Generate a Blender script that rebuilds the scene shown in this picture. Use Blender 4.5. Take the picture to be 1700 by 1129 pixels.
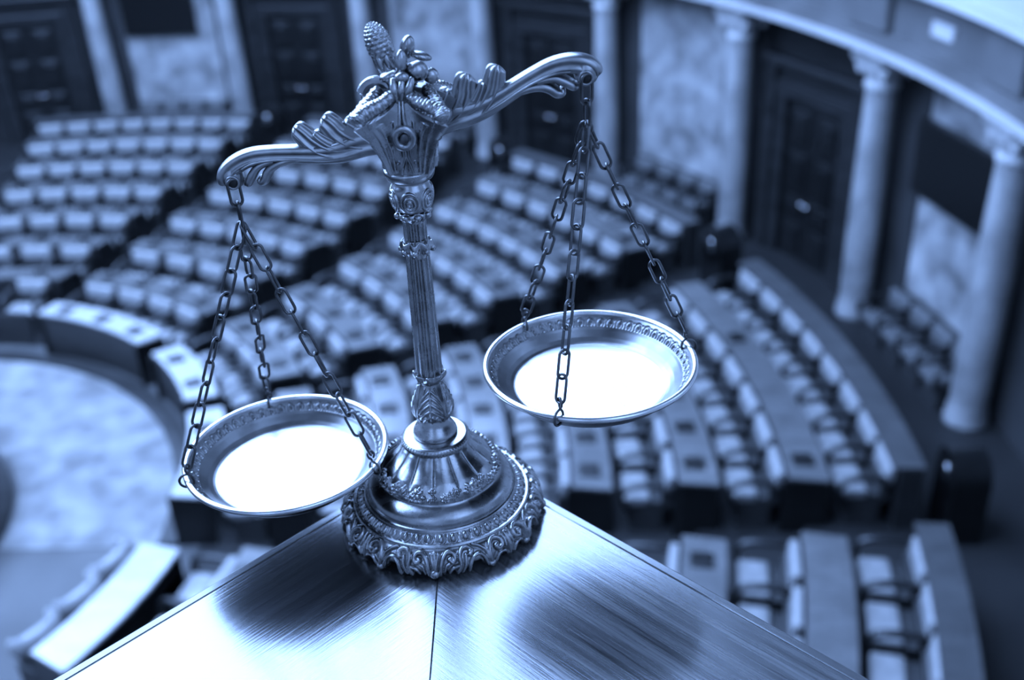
import bpy, bmesh, math, random
import numpy as np
from mathutils import Vector, Matrix

random.seed(7)
rng = np.random.default_rng(7)
PI = math.pi
scn = bpy.context.scene
COL = scn.collection
for o in list(bpy.data.objects):
    bpy.data.objects.remove(o)

# ------------------------------------------------------------------ camera
CAM_Z = 8.4
cam_d = bpy.data.cameras.new('camera')
cam = bpy.data.objects.new('camera', cam_d)
COL.objects.link(cam)
cam.location = (0, 0, CAM_Z)
_pitch, _roll = math.radians(29.486), math.radians(3.1)
cam.matrix_world = (Matrix.Translation((0, 0, CAM_Z)) @ Matrix.Rotation(PI / 2 - _pitch, 4, 'X')
                    @ Matrix.Rotation(-_roll, 4, 'Z'))
cam_d.sensor_width = 36
cam_d.lens = 36 * 1737.0 / 1700.0
cam_d.clip_start, cam_d.clip_end = 0.02, 200
cam_d.dof.use_dof = True
cam_d.dof.focus_distance = 0.765
cam_d.dof.aperture_fstop = 4.2
cam_d.dof.aperture_blades = 0
scn.camera = cam

# ------------------------------------------------------------------ light and exposure
TINT = (0.305, 0.505, 1.0)
SKY_STRENGTH = 17.0
world = bpy.data.worlds.new('world')
scn.world = world
world.use_nodes = True
world.node_tree.nodes['Background'].inputs[0].default_value = (*TINT, 1)
world.node_tree.nodes['Background'].inputs[1].default_value = 0.02
scn.view_settings.view_transform = 'Standard'
scn.view_settings.look = 'None'
scn.view_settings.exposure = 0.0
scn.view_settings.gamma = 1.0
scn.view_settings.use_curve_mapping = False

CX, CY = -9.282, 10.378          # centre of the half-round chamber
CEIL_Z, SKY_R = 14.4, 10.9


# ------------------------------------------------------------------ helpers
def mesh_obj(name, verts, faces, mat=None, parent=None, smooth=True, loc=None):
    me = bpy.data.meshes.new(name)
    me.from_pydata([tuple(map(float, v)) for v in verts], [], [tuple(int(i) for i in f) for f in faces])
    if smooth:
        me.polygons.foreach_set('use_smooth', [True] * len(me.polygons))
    me.update()
    o = bpy.data.objects.new(name, me)
    COL.objects.link(o)
    if mat:
        me.materials.append(mat)
    if parent:
        o.parent = parent
    if loc:
        o.location = loc
    return o


def bm_obj(name, bm, mat=None, parent=None, smooth=False, loc=None):
    bmesh.ops.recalc_face_normals(bm, faces=bm.faces)
    me = bpy.data.meshes.new(name)
    bm.to_mesh(me)
    bm.free()
    if smooth:
        me.polygons.foreach_set('use_smooth', [True] * len(me.polygons))
    o = bpy.data.objects.new(name, me)
    COL.objects.link(o)
    if mat:
        me.materials.append(mat)
    if parent:
        o.parent = parent
    if loc:
        o.location = loc
    return o


def tag(o, label, cat, group=None, kind=None):
    o['label'] = label
    o['category'] = cat
    if group:
        o['group'] = group
    if kind:
        o['kind'] = kind
    return o


def empty(name, loc, rz=0.0):
    o = bpy.data.objects.new(name, None)
    COL.objects.link(o)
    o.location = loc
    o.rotation_euler = (0, 0, rz)
    o.empty_display_size = 0.1
    return o


def copy_tree(o, parent=None):
    c = o.copy()
    COL.objects.link(c)
    c.parent = parent
    for ch in list(o.children):
        copy_tree(ch, c)
    return c


def box(bm, x0, x1, y0, y1, z0, z1, bevel=0.0, seg=2):
    b = bmesh.new()
    bmesh.ops.create_cube(b, size=1.0)
    for v in b.verts:
        v.co = Vector(((x0 + x1) / 2 + v.co.x * (x1 - x0), (y0 + y1) / 2 + v.co.y * (y1 - y0), (z0 + z1) / 2 + v.co.z * (z1 - z0)))
    if bevel > 0:
        bmesh.ops.bevel(b, geom=list(b.edges), offset=bevel, segments=seg, affect='EDGES', profile=0.5)
    merge(bm, b)


def merge(dst, src):
    me = bpy.data.meshes.new('tmp')
    src.to_mesh(me)
    src.free()
    dst.from_mesh(me)
    bpy.data.meshes.remove(me)


def pol(r, a, z=0.0):
    t = math.radians(a)
    return Vector((CX + r * math.cos(t), CY + r * math.sin(t), z))


def ring_sector(name, profile, a0, a1, mat, parent=None, step=1.0, closed_profile=True, smooth=False, local=None):
    """sweep a closed (r,z) polygon round the chamber axis from angle a0 to a1 (degrees)."""
    full = abs((a1 - a0) - 360) < 1e-6
    n = max(1, int(math.ceil((a1 - a0) / step)))
    angs = np.linspace(a0, a1, n + 1)
    m = len(profile)
    V, Fc = [], []
    off = Vector(local) if local is not None else Vector((0, 0, 0))
    for a in angs[:-1] if full else angs:
        for r, z in profile:
            V.append(pol(r, a, z) - off)
    nn = n if full else n + 1
    for i in range(n):
        i2 = (i + 1) % nn
        for j in range(m if closed_profile else m - 1):
            j2 = (j + 1) % m
            Fc.append((i * m + j, i2 * m + j, i2 * m + j2, i * m + j2))
    if not full and closed_profile:
        Fc.append(tuple(range(m)))
        Fc.append(tuple(reversed([n * m + j for j in range(m)])))
    o = mesh_obj(name, V, Fc, mat, parent, smooth=False)
    b = bmesh.new()
    b.from_mesh(o.data)
    bmesh.ops.recalc_face_normals(b, faces=b.faces)
    b.to_mesh(o.data)
    b.free()
    return o


def catmull(pts, n):
    P = np.array(pts, float)
    P = np.vstack([2 * P[0] - P[1], P, 2 * P[-1] - P[-2]])
    k = len(P) - 3
    out = []
    for t in np.linspace(0, k - 1e-9, n):
        i = int(t)
        u = t - i
        p0, p1, p2, p3 = P[i:i + 4]
        out.append(0.5 * ((2 * p1) + (-p0 + p2) * u + (2 * p0 - 5 * p1 + 4 * p2 - p3) * u * u + (-p0 + 3 * p1 - 3 * p2 + p3) * u ** 3))
    return np.array(out)


def resample(pts, n):
    P = np.array(pts, float)
    d = np.r_[0, np.cumsum(np.linalg.norm(np.diff(P, axis=0), axis=1))]
    s = np.linspace(0, d[-1], n)
    return np.stack([np.interp(s, d, P[:, i]) for i in range(P.shape[1])], 1), s


def tube_data(path, radius, seg=10, closed=False, squash=None, cap=True):
    """tube along a 3-D path; radius scalar or array; squash=(a,b) scales the two cross axes."""
    P = np.array(path, float)
    n = len(P)
    R = np.full(n, radius) if np.isscalar(radius) else np.array(radius, float)
    if closed:
        T = np.roll(P, -1, 0) - np.roll(P, 1, 0)
    else:
        T = np.gradient(P, axis=0)
    T /= np.linalg.norm(T, axis=1)[:, None] + 1e-12
    ref = np.array([0, 0, 1.0]) if abs(T[0][2]) < 0.9 else np.array([0, 1.0, 0])
    N = np.zeros_like(P)
    nrm = np.cross(T[0], np.cross(ref, T[0]))
    nrm /= np.linalg.norm(nrm)
    for i in range(n):
        nrm = nrm - T[i] * (nrm @ T[i])
        nrm /= np.linalg.norm(nrm) + 1e-12
        N[i] = nrm
    B = np.cross(T, N)
    sa, sb = squash if squash else (1, 1)
    ang = np.linspace(0, 2 * PI, seg, endpoint=False)
    V = []
    for i in range(n):
        for t in ang:
            V.append(P[i] + R[i] * (sa * math.cos(t) * N[i] + sb * math.sin(t) * B[i]))
    Fc = []
    for i in range(n if closed else n - 1):
        i2 = (i + 1) % n
        for j in range(seg):
            j2 = (j + 1) % seg
            Fc.append((i * seg + j, i * seg + j2, i2 * seg + j2, i2 * seg + j))
    if not closed and cap:
        Fc.append(tuple(reversed(range(seg))))
        Fc.append(tuple((n - 1) * seg + j for j in range(seg)))
    return V, Fc


class MB:
    def __init__(s):
        s.V, s.F = [], []

    def add(s, vf):
        V, Fc = vf
        k = len(s.V)
        s.V += [tuple(v) for v in V]
        s.F += [tuple(i + k for i in f) for f in Fc]
        return s

    def build(s, name, mat, parent=None, scale=1.0, smooth=True):
        return mesh_obj(name, [tuple(c * scale for c in v) for v in s.V], s.F, mat, parent, smooth)


def lathe_data(profile, nth=96, nv=None, disp=None, rfun=None):
    """revolve (r,z) profile about z; disp(TH,S,R) displaces along the profile normal; rfun(TH,S,R,Z) may reshape."""
    if nv:
        prof, s = resample(profile, nv)
    else:
        prof = np.array(profile, float)
        s = np.r_[0, np.cumsum(np.linalg.norm(np.diff(prof, axis=0), axis=1))]
    T = np.gradient(prof, axis=0)
    T /= np.linalg.norm(T, axis=1)[:, None] + 1e-12
    Nr, Nz = T[:, 1], -T[:, 0]
    th = np.linspace(0, 2 * PI, nth, endpoint=False)
    TH, S = np.meshgrid(th, s)
    R = np.repeat(prof[:, 0:1], nth, 1)
    Z = np.repeat(prof[:, 1:2], nth, 1)
    if rfun:
        R, Z = rfun(TH, S, R, Z)
    if disp is not None:
        D = disp(TH, S, R)
        R = R + D * Nr[:, None]
        Z = Z + D * Nz[:, None]
    V = np.stack([R * np.cos(TH), R * np.sin(TH), Z], -1).reshape(-1, 3)
    m = len(prof)
    Fc = []
    for i in range(m - 1):
        for j in range(nth):
            j2 = (j + 1) % nth
            Fc.append((i * nth + j, i * nth + j2, (i + 1) * nth + j2, (i + 1) * nth + j))
    return V, Fc


def sphere_data(c, rx, ry=None, rz=None, nu=18, nv=12, M=None, bump=None):
    ry = ry or rx
    rz = rz or rx
    V, Fc = [], []
    for i in range(nv + 1):
        ph = PI * i / nv
        for j in range(nu):
            t = 2 * PI * j / nu
            k = 1 + (bump(t, ph) if bump else 0)
            p = Vector((rx * k * math.sin(ph) * math.cos(t), ry * k * math.sin(ph) * math.sin(t), rz * k * math.cos(ph)))
            if M:
                p = M @ p
            V.append((p.x + c[0], p.y + c[1], p.z + c[2]))
    for i in range(nv):
        for j in range(nu):
            j2 = (j + 1) % nu
            Fc.append((i * nu + j, (i + 1) * nu + j, (i + 1) * nu + j2, i * nu + j2))
    return V, Fc


def ridge(U, V, line, w, h):
    """rounded ridge of half width w and height h along a polyline in (U,V)."""
    L = np.array(line, float)
    best = np.full(U.shape, 1e9)
    for (x0, y0), (x1, y1) in zip(L[:-1], L[1:]):
        dx, dy = x1 - x0, y1 - y0
        t = np.clip(((U - x0) * dx + (V - y0) * dy) / (dx * dx + dy * dy + 1e-12), 0, 1)
        best = np.minimum(best, (U - x0 - t * dx) ** 2 + (V - y0 - t * dy) ** 2)
    return h * np.sqrt(np.clip(1 - best / (w * w), 0, 1))


# ------------------------------------------------------------------ materials
def new_mat(name):
    m = bpy.data.materials.new(name)
    m.use_nodes = True
    nt = m.node_tree
    return m, nt, nt.nodes['Principled BSDF']


def nd(nt, typ, **kw):
    n = nt.nodes.new(typ)
    for k, v in kw.items():
        if k in n.inputs.keys():
            n.inputs[k].default_value = v
        else:
            setattr(n, k, v)
    return n


def mottled(name, c0, c1, scale, rough, metallic=0.0, detail=6, bump=0.0, ior=1.5, stretch=None, lo=0.35, hi=0.65, rough_var=0.0):
    m, nt, p = new_mat(name)
    tc = nd(nt, 'ShaderNodeTexCoord')
    mp = nd(nt, 'ShaderNodeMapping')
    if stretch:
        mp.inputs['Scale'].default_value = stretch
    nz = nd(nt, 'ShaderNodeTexNoise', Scale=scale, Detail=detail)
    cr = nd(nt, 'ShaderNodeValToRGB')
    cr.color_ramp.elements[0].position, cr.color_ramp.elements[1].position = lo, hi
    cr.color_ramp.elements[0].color = (c0, c0, c0, 1)
    cr.color_ramp.elements[1].color = (c1, c1, c1, 1)
    L = nt.links.new
    L(tc.outputs['Object'], mp.inputs['Vector'])
    L(mp.outputs['Vector'], nz.inputs['Vector'])
    L(nz.outputs['Fac'], cr.inputs['Fac'])
    L(cr.outputs['Color'], p.inputs['Base Color'])
    p.inputs['Roughness'].default_value = rough
    p.inputs['Metallic'].default_value = metallic
    p.inputs['IOR'].default_value = ior
    if rough_var:
        mr = nd(nt, 'ShaderNodeMapRange')
        mr.inputs['To Min'].default_value = max(0.02, rough - rough_var)
        mr.inputs['To Max'].default_value = rough + rough_var
        L(nz.outputs['Fac'], mr.inputs['Value'])
        L(mr.outputs['Result'], p.inputs['Roughness'])
    if bump:
        b = nd(nt, 'ShaderNodeBump', Strength=bump, Distance=0.002)
        L(nz.outputs['Fac'], b.inputs['Height'])
        L(b.outputs['Normal'], p.inputs['Normal'])
    return m


def wood(name, c0, c1, rot=0.0, scale=30.0, rough=0.3, ior=1.5, bump=0.05, along=0.05, coat=0.0):
    m, nt, p = new_mat(name)
    tc = nd(nt, 'ShaderNodeTexCoord')
    mp = nd(nt, 'ShaderNodeMapping')
    mp.inputs['Rotation'].default_value = (0, 0, rot)
    mp2 = nd(nt, 'ShaderNodeMapping')
    mp2.inputs['Scale'].default_value = (along, 1, 1)
    nz = nd(nt, 'ShaderNodeTexNoise', Scale=scale, Detail=8, Roughness=0.65)
    nz2 = nd(nt, 'ShaderNodeTexNoise', Scale=scale * 6, Detail=3)
    mx = nd(nt, 'ShaderNodeMath', operation='MULTIPLY_ADD')
    mx.inputs[1].default_value = 0.45
    cr = nd(nt, 'ShaderNodeValToRGB')
    cr.color_ramp.elements[0].position, cr.color_ramp.elements[1].position = 0.55, 0.9
    cr.color_ramp.elements[0].color = (c0, c0, c0, 1)
    cr.color_ramp.elements[1].color = (c1, c1, c1, 1)
    L = nt.links.new
    L(tc.outputs['Object'], mp.inputs['Vector'])
    L(mp.outputs['Vector'], mp2.inputs['Vector'])
    L(mp2.outputs['Vector'], nz.inputs['Vector'])
    L(mp2.outputs['Vector'], nz2.inputs['Vector'])
    L(nz2.outputs['Fac'], mx.inputs[0])
    L(nz.outputs['Fac'], mx.inputs[2])
    L(mx.outputs[0], cr.inputs['Fac'])
    L(cr.outputs['Color'], p.inputs['Base Color'])
    p.inputs['Roughness'].default_value = rough
    p.inputs['IOR'].default_value = ior
    p.inputs['Coat Weight'].default_value = coat
    b = nd(nt, 'ShaderNodeBump', Strength=bump, Distance=0.001)
    L(mx.outputs[0], b.inputs['Height'])
    L(b.outputs['Normal'], p.inputs['Normal'])
    return m


def plain(name, c, rough=0.5, metallic=0.0, ior=1.5, nscale=9.0):
    return mottled(name, c * 0.85, c * 1.1, nscale, rough, metallic, detail=3, ior=ior)


def emission(name, strength):
    m, nt, p = new_mat(name)
    p.inputs['Base Color'].default_value = (0.5, 0.5, 0.5, 1)
    p.inputs['Emission Color'].default_value = (*TINT, 1)
    p.inputs['Emission Strength'].default_value = strength
    return m


M = {}
M['metal'] = mottled('aged_silver', 0.27, 0.42, 90.0, 0.27, 1.0, rough_var=0.08, bump=0.06)
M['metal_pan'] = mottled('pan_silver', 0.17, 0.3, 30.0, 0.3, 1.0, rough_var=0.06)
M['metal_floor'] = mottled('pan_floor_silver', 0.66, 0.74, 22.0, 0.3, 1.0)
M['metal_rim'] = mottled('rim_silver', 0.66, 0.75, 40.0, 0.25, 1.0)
M['metal_arm'] = mottled('beam_silver', 0.26, 0.38, 80.0, 0.33, 1.0, rough_var=0.08, bump=0.06)
M['chain'] = mottled('dark_chain', 0.09, 0.14, 80.0, 0.32, 1.0, rough_var=0.08)
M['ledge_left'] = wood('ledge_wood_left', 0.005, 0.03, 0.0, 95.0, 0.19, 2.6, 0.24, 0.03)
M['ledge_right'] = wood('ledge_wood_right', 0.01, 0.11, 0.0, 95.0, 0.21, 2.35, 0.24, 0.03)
M['edge'] = wood('ledge_edge_wood', 0.02, 0.07, 0.0, 50.0, 0.25, 2.2, 0.2, 0.04)
M['marble'] = mottled('mottled_marble', 0.1, 0.42, 2.0, 0.35, detail=9, lo=0.3, hi=0.72)
M['column'] = mottled('column_marble', 0.17, 0.34, 1.6, 0.3, detail=6)
M['capital'] = mottled('capital_stone', 0.45, 0.55, 3.0, 0.5)
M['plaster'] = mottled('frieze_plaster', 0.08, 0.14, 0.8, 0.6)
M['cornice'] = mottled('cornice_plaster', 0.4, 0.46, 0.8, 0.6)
M['ceiling'] = mottled('ceiling_plaster', 0.32, 0.38, 0.5, 0.7)
M['upper_wall'] = mottled('upper_wall_plaster', 0.2, 0.26, 0.5, 0.7)
M['wall'] = mottled('dark_wall', 0.02, 0.035, 1.0, 0.55)
M['wood_dark'] = wood('dark_door_wood', 0.003, 0.008, 0.0, 6.0, 0.35, 1.5, 0.1, 0.3)
M['wood_desk'] = wood('desk_wood', 0.075, 0.13, 0.0, 6.0, 0.22, 1.9, 0.1, 0.3)
M['wood_pale'] = wood('pale_desk_wood', 0.3, 0.42, 0.0, 6.0, 0.24, 1.65, 0.1, 0.3)  # desk wood painted brighter to stand for glare on the front desks
M['wood_panel'] = wood('panel_wood', 0.012, 0.025, 0.0, 6.0, 0.4, 1.5, 0.1, 0.3)
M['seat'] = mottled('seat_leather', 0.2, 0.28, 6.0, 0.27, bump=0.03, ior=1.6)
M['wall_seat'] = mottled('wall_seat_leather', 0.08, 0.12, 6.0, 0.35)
M['arm'] = plain('dark_arm_wood', 0.008, 0.35)
M['seat_frame'] = plain('seat_frame_wood', 0.03, 0.45)
M['parapet'] = wood('parapet_wood', 0.045, 0.075, 0.0, 6.0, 0.3, 1.5, 0.1, 0.3)
M['tarnish'] = mottled('tarnished_underside', 0.05, 0.09, 30.0, 0.35, 1.0)  # underside darkened in colour so its reflection on the ledge turns dark
M['floor'] = mottled('dark_tier_floor', 0.006, 0.012, 1.2, 0.6)
M['arena_floor'] = mottled('arena_floor', 0.05, 0.075, 1.0, 0.6)
M['carpet'] = mottled('arena_carpet', 0.1, 0.22, 2.2, 0.85, detail=8)
M['console'] = plain('console_black', 0.006, 0.3)
M['screen'] = plain('screen_black', 0.002, 0.35)
M['brass'] = plain('brass_disc', 0.6, 0.25, 1.0)
M['dark'] = plain('dark_lacquer', 0.006, 0.3)
M['gap'] = plain('joint_dark', 0.004, 0.7)
M['pane'] = emission('window_glow', 16.0)
M['pane_dim'] = emission('window_glow_soft', 2.0)  # glow of the added windows behind the camera
M['sky'] = emission('skylight_glass', SKY_STRENGTH)

# ================================================================== the room
WALL_R = 15.56
# seating tiers
ROW_PITCH = 1.204
ROW_R = [13.16 - ROW_PITCH * k for k in range(8)]
ROW_Z = [0.55 - 0.0917 * k for k in range(7)] + [0.0]
WALK_Z = 0.40

prof = [(5.3, 0.0)]
for k in range(6, -1, -1):
    r_in = ROW_R[k] - 0.62
    if k < 6:
        prof.append((r_in, ROW_Z[k + 1]))
        prof.append((r_in, ROW_Z[k]))
prof += [(13.8, ROW_Z[0]), (13.8, WALK_Z), (WALL_R + 0.3, WALK_Z), (WALL_R + 0.3, -0.3), (5.3, -0.3)]
fl = ring_sector('floor', prof[:-1] + [prof[-1]], 0, 360, M['floor'], step=3)
fl['kind'] = 'structure'
fl = ring_sector('floor', [(0.0, 0.0), (5.3, 0.0), (5.3, -0.3), (0.0, -0.3)], 0, 360, M['arena_floor'], step=3)
fl['kind'] = 'structure'

w = ring_sector('wall_back', [(WALL_R, WALK_Z), (WALL_R + 0.3, WALK_Z), (WALL_R + 0.3, 5.5), (WALL_R, 5.5)], 0, 360, M['wall'], step=3)
w['kind'] = 'structure'
w = ring_sector('wall_upper', [(WALL_R, 5.5), (WALL_R + 0.3, 5.5), (WALL_R + 0.3, CEIL_Z), (WALL_R, CEIL_Z)], 0, 360, M['upper_wall'], step=3)
w['kind'] = 'structure'
c = ring_sector('ceiling', [(SKY_R, CEIL_Z), (WALL_R + 0.3, CEIL_Z), (WALL_R + 0.3, CEIL_Z + 0.3), (SKY_R, CEIL_Z + 0.3)], 0, 360, M['ceiling'], step=3)
c['kind'] = 'structure'


def tall_window(n, a, w_, z0, z1, glow):
    """round-headed gallery window with glazing bars, set in the upper wall."""
    o = empty('window_%d' % n, pol(WALL_R - 0.02, a, z0), math.radians(a - 90))
    o['kind'] = 'structure'
    h = z1 - z0
    out = [(-w_ / 2, 0), (w_ / 2, 0)] + [(w_ / 2 * math.cos(t), h - w_ / 2 + w_ / 2 * math.sin(t)) for t in np.linspace(0, PI, 17)]
    bm = bmesh.new()
    bm.faces.new([bm.verts.new((x, 0.0, z)) for x, z in out])
    bm_obj('pane', bm, glow, o)
    mb = MB()
    mb.add(tube_data([(x, -0.03, z) for x, z in out], 0.09, 6, closed=True))
    mb.build('window_frame', M['capital'], o)
    mb = MB()
    for x in (-w_ / 6, w_ / 6):
        mb.add(tube_data([(x, -0.02, 0), (x, -0.02, h - 0.12)], 0.03, 6))
    for k in range(1, 5):
        mb.add(tube_data([(-w_ / 2, -0.02, h * k / 6), (w_ / 2, -0.02, h * k / 6)], 0.03, 6))
    mb.build('glazing_bar', M['dark'], o)


for i, a in enumerate((52, 65, 78, 91, 104)):
    tall_window(2 + i, a, 2.4, 8.4, 13.6, M['pane'])
for i, a in enumerate((-36, -48, -60)):  # unseen windows added behind the camera to light the scale from the front
    tall_window(7 + i, a, 1.8, 8.8, 13.4, M['pane_dim'])

# the round glazed skylight: glowing glass with dark glazing bars
bm = bmesh.new()
bmesh.ops.create_circle(bm, cap_ends=True, segments=120, radius=SKY_R + 0.02)
sky = bm_obj('window_1', bm, M['sky'], loc=(CX, CY, CEIL_Z + 0.12))
sky['kind'] = 'structure'
bm = bmesh.new()
for i in range(24):
    b = bmesh.new()
    box(b, 0.8, SKY_R, -0.03, 0.03, 0.0, 0.08)
    bmesh.ops.rotate(b, verts=b.verts, cent=(0, 0, 0), matrix=Matrix.Rotation(2 * PI * i / 24, 3, 'Z'))
    merge(bm, b)
bars = bm_obj('glazing_bar', bm, M['dark'], sky, loc=(0, 0, -0.1))

# columns
COL_A = [3.6, 15.4, 28.4, 41.4, 53.8, 65.7, 78.6, 90.7]
COL_R, CAP_Z = 15.22, 4.13
ordinal = ['', 'first', 'second', 'third', 'fourth', 'fifth', 'sixth', 'seventh', 'eighth', 'ninth', 'tenth', 'eleventh', 'twelfth', 'thirteenth', 'fourteenth', 'fifteenth']
col_label = {
    3.6: 'marble column at the right picture edge, right of the right-hand black screen',
    15.4: 'marble column between the right dark doorway and the right-hand black screen',
    28.4: 'marble column left of the right dark doorway, beside the bare marble panel',
    41.4: 'marble column just right of the hanging point of the raised pan',
    53.8: 'marble column rising behind the right arm of the scale, left of the middle doorway',
    65.7: 'marble column directly left of the pinecone on top of the scale',
    78.6: 'marble column between the left-hand black screen and the panelled double door',
    90.7: 'marble column left of the left-hand black screen, leaning at the upper left'}


def make_column():
    root = empty('marble_column', (0, 0, 0))
    H = CAP_Z - WALK_Z
    shaft = [(0.345, 0.30), (0.35, 0.5), (0.352, 1.2), (0.345, 2.0), (0.325, 3.0), (0.305, H - 0.12)]
    V, Fc = lathe_data(catmull(shaft, 24), 48)
    mesh_obj('shaft', V, Fc, M['column'], root)
    basep = [(0.0, 0.0), (0.40, 0.0), (0.40, 0.08), (0.385, 0.09), (0.395, 0.12), (0.385, 0.15), (0.37, 0.16), (0.365, 0.19), (0.375, 0.22), (0.365, 0.26), (0.35, 0.31)]
    V, Fc = lathe_data(basep, 48)
    mesh_obj('base', V, Fc, M['column'], root)
    mb = MB()
    neck = [(0.30, H - 0.13), (0.34, H - 0.12), (0.355, H - 0.07), (0.33, H - 0.03), (0.32, H), (0.36, H + 0.05), (0.43, H + 0.16), (0.44, H + 0.22), (0.40, H + 0.25)]
    mb.add(lathe_data(neck, 40))
    # volutes and abacus
    for sx in (-1, 1):
        for sy in (-1, 1):
            sp = []
            for t in np.linspace(0, 3.2 * PI, 26):
                rr = 0.12 * (1 - t / (3.7 * PI))
                sp.append((sx * (0.40 + rr * math.cos(t)), sy * (0.30), H + 0.16 + rr * math.sin(t)))
            mb.add(tube_data(sp, 0.045, 6))
    b = bmesh.new()
    box(b, -0.52, 0.52, -0.46, 0.46, H + 0.25, H + 0.36, 0.03)
    box(b, -0.46, 0.46, -0.44, 0.44, H + 0.36, H + 0.49, 0.02)
    me = bpy.data.meshes.new('t')
    b.to_mesh(me)
    b.free()
    mb.add(([v.co[:] for v in me.vertices], [tuple(p.vertices) for p in me.polygons]))
    mb.build('capital', M['capital'], root, smooth=False)
    return root


proto_col = make_column()
for i, a in enumerate(COL_A):
    o = proto_col if i == 0 else copy_tree(proto_col)
    p = pol(COL_R, a, WALK_Z)
    o.location = p
    o.rotation_euler = (0, 0, math.radians(a - 90))
    o.scale = (0.70, 0.70, 1.0)
    tag(o, col_label[a], 'column', 'marble columns round the hall', 'thing')

# entablature and gallery front above the columns
E0, E1 = -36, 124
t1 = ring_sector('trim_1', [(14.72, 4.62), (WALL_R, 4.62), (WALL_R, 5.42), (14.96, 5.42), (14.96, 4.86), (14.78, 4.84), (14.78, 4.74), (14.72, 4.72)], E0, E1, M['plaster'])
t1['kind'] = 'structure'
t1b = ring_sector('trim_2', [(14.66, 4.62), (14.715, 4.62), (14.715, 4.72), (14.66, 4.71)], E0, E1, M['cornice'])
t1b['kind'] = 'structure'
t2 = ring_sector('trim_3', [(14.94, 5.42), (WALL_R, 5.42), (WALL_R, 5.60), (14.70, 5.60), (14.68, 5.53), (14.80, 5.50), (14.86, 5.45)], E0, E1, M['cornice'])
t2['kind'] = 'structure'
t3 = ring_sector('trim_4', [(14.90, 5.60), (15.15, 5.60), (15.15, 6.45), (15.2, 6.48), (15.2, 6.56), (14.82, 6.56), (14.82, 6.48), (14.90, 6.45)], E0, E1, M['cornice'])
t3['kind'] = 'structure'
# frieze blocks over every column
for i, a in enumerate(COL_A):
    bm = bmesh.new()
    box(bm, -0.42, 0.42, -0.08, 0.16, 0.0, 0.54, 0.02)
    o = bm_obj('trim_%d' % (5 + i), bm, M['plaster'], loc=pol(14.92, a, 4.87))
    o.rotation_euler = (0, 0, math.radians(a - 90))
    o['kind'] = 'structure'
# small pale plate on the frieze over the right screen
bm = bmesh.new()
box(bm, -0.24, 0.24, -0.02, 0.02, -0.09, 0.09, 0.01)
o = bm_obj('wall_plate', bm, M['capital'], loc=pol(14.94, 9.4, 5.14))
o.rotation_euler = (0, 0, math.radians(9.4 - 90))
tag(o, 'small pale rectangular plate on the frieze above the right-hand black screen', 'plate')

# ------------------------------------------------------------------ wall bays
marble_label = {34.6: 'bare mottled marble wall slab right of the raised pan chain',
                8.7: 'mottled marble wall slab behind the right-hand black screen',
                84.5: 'mottled marble wall slab behind the left-hand black screen',
                59.4: 'mottled marble wall slab behind the crown of the scale'}
WS = WALL_R
for am, (a0, a1) in {34.6: (30.2, 39.0), 8.7: (4.9, 12.5), 84.5: (80.3, 88.7), 59.4: (55.2, 63.5)}.items():
    mid = pol(WS, am, 1.15)
    root = empty('marble_slab', mid)
    ring_sector('stone_face', [(WS - 0.05, 1.16), (WS, 1.16), (WS, 4.36), (WS - 0.05, 4.36)], a0, a1, M['marble'], root, local=mid)
    ring_sector('frame', [(WS - 0.1, 4.36), (WS, 4.36), (WS, 4.60), (WS - 0.1, 4.60)], a0 - 0.3, a1 + 0.3, M['wood_panel'], root, local=mid)
    for s0, s1 in ((a0 - 0.4, a0), (a1, a1 + 0.4)):
        ring_sector('frame', [(WS - 0.09, 1.16), (WS, 1.16), (WS, 4.36), (WS - 0.09, 4.36)], s0, s1, M['wall'], root, local=mid)
    tag(root, marble_label[am], 'wall panel', 'marble wall panels', 'thing')


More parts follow.
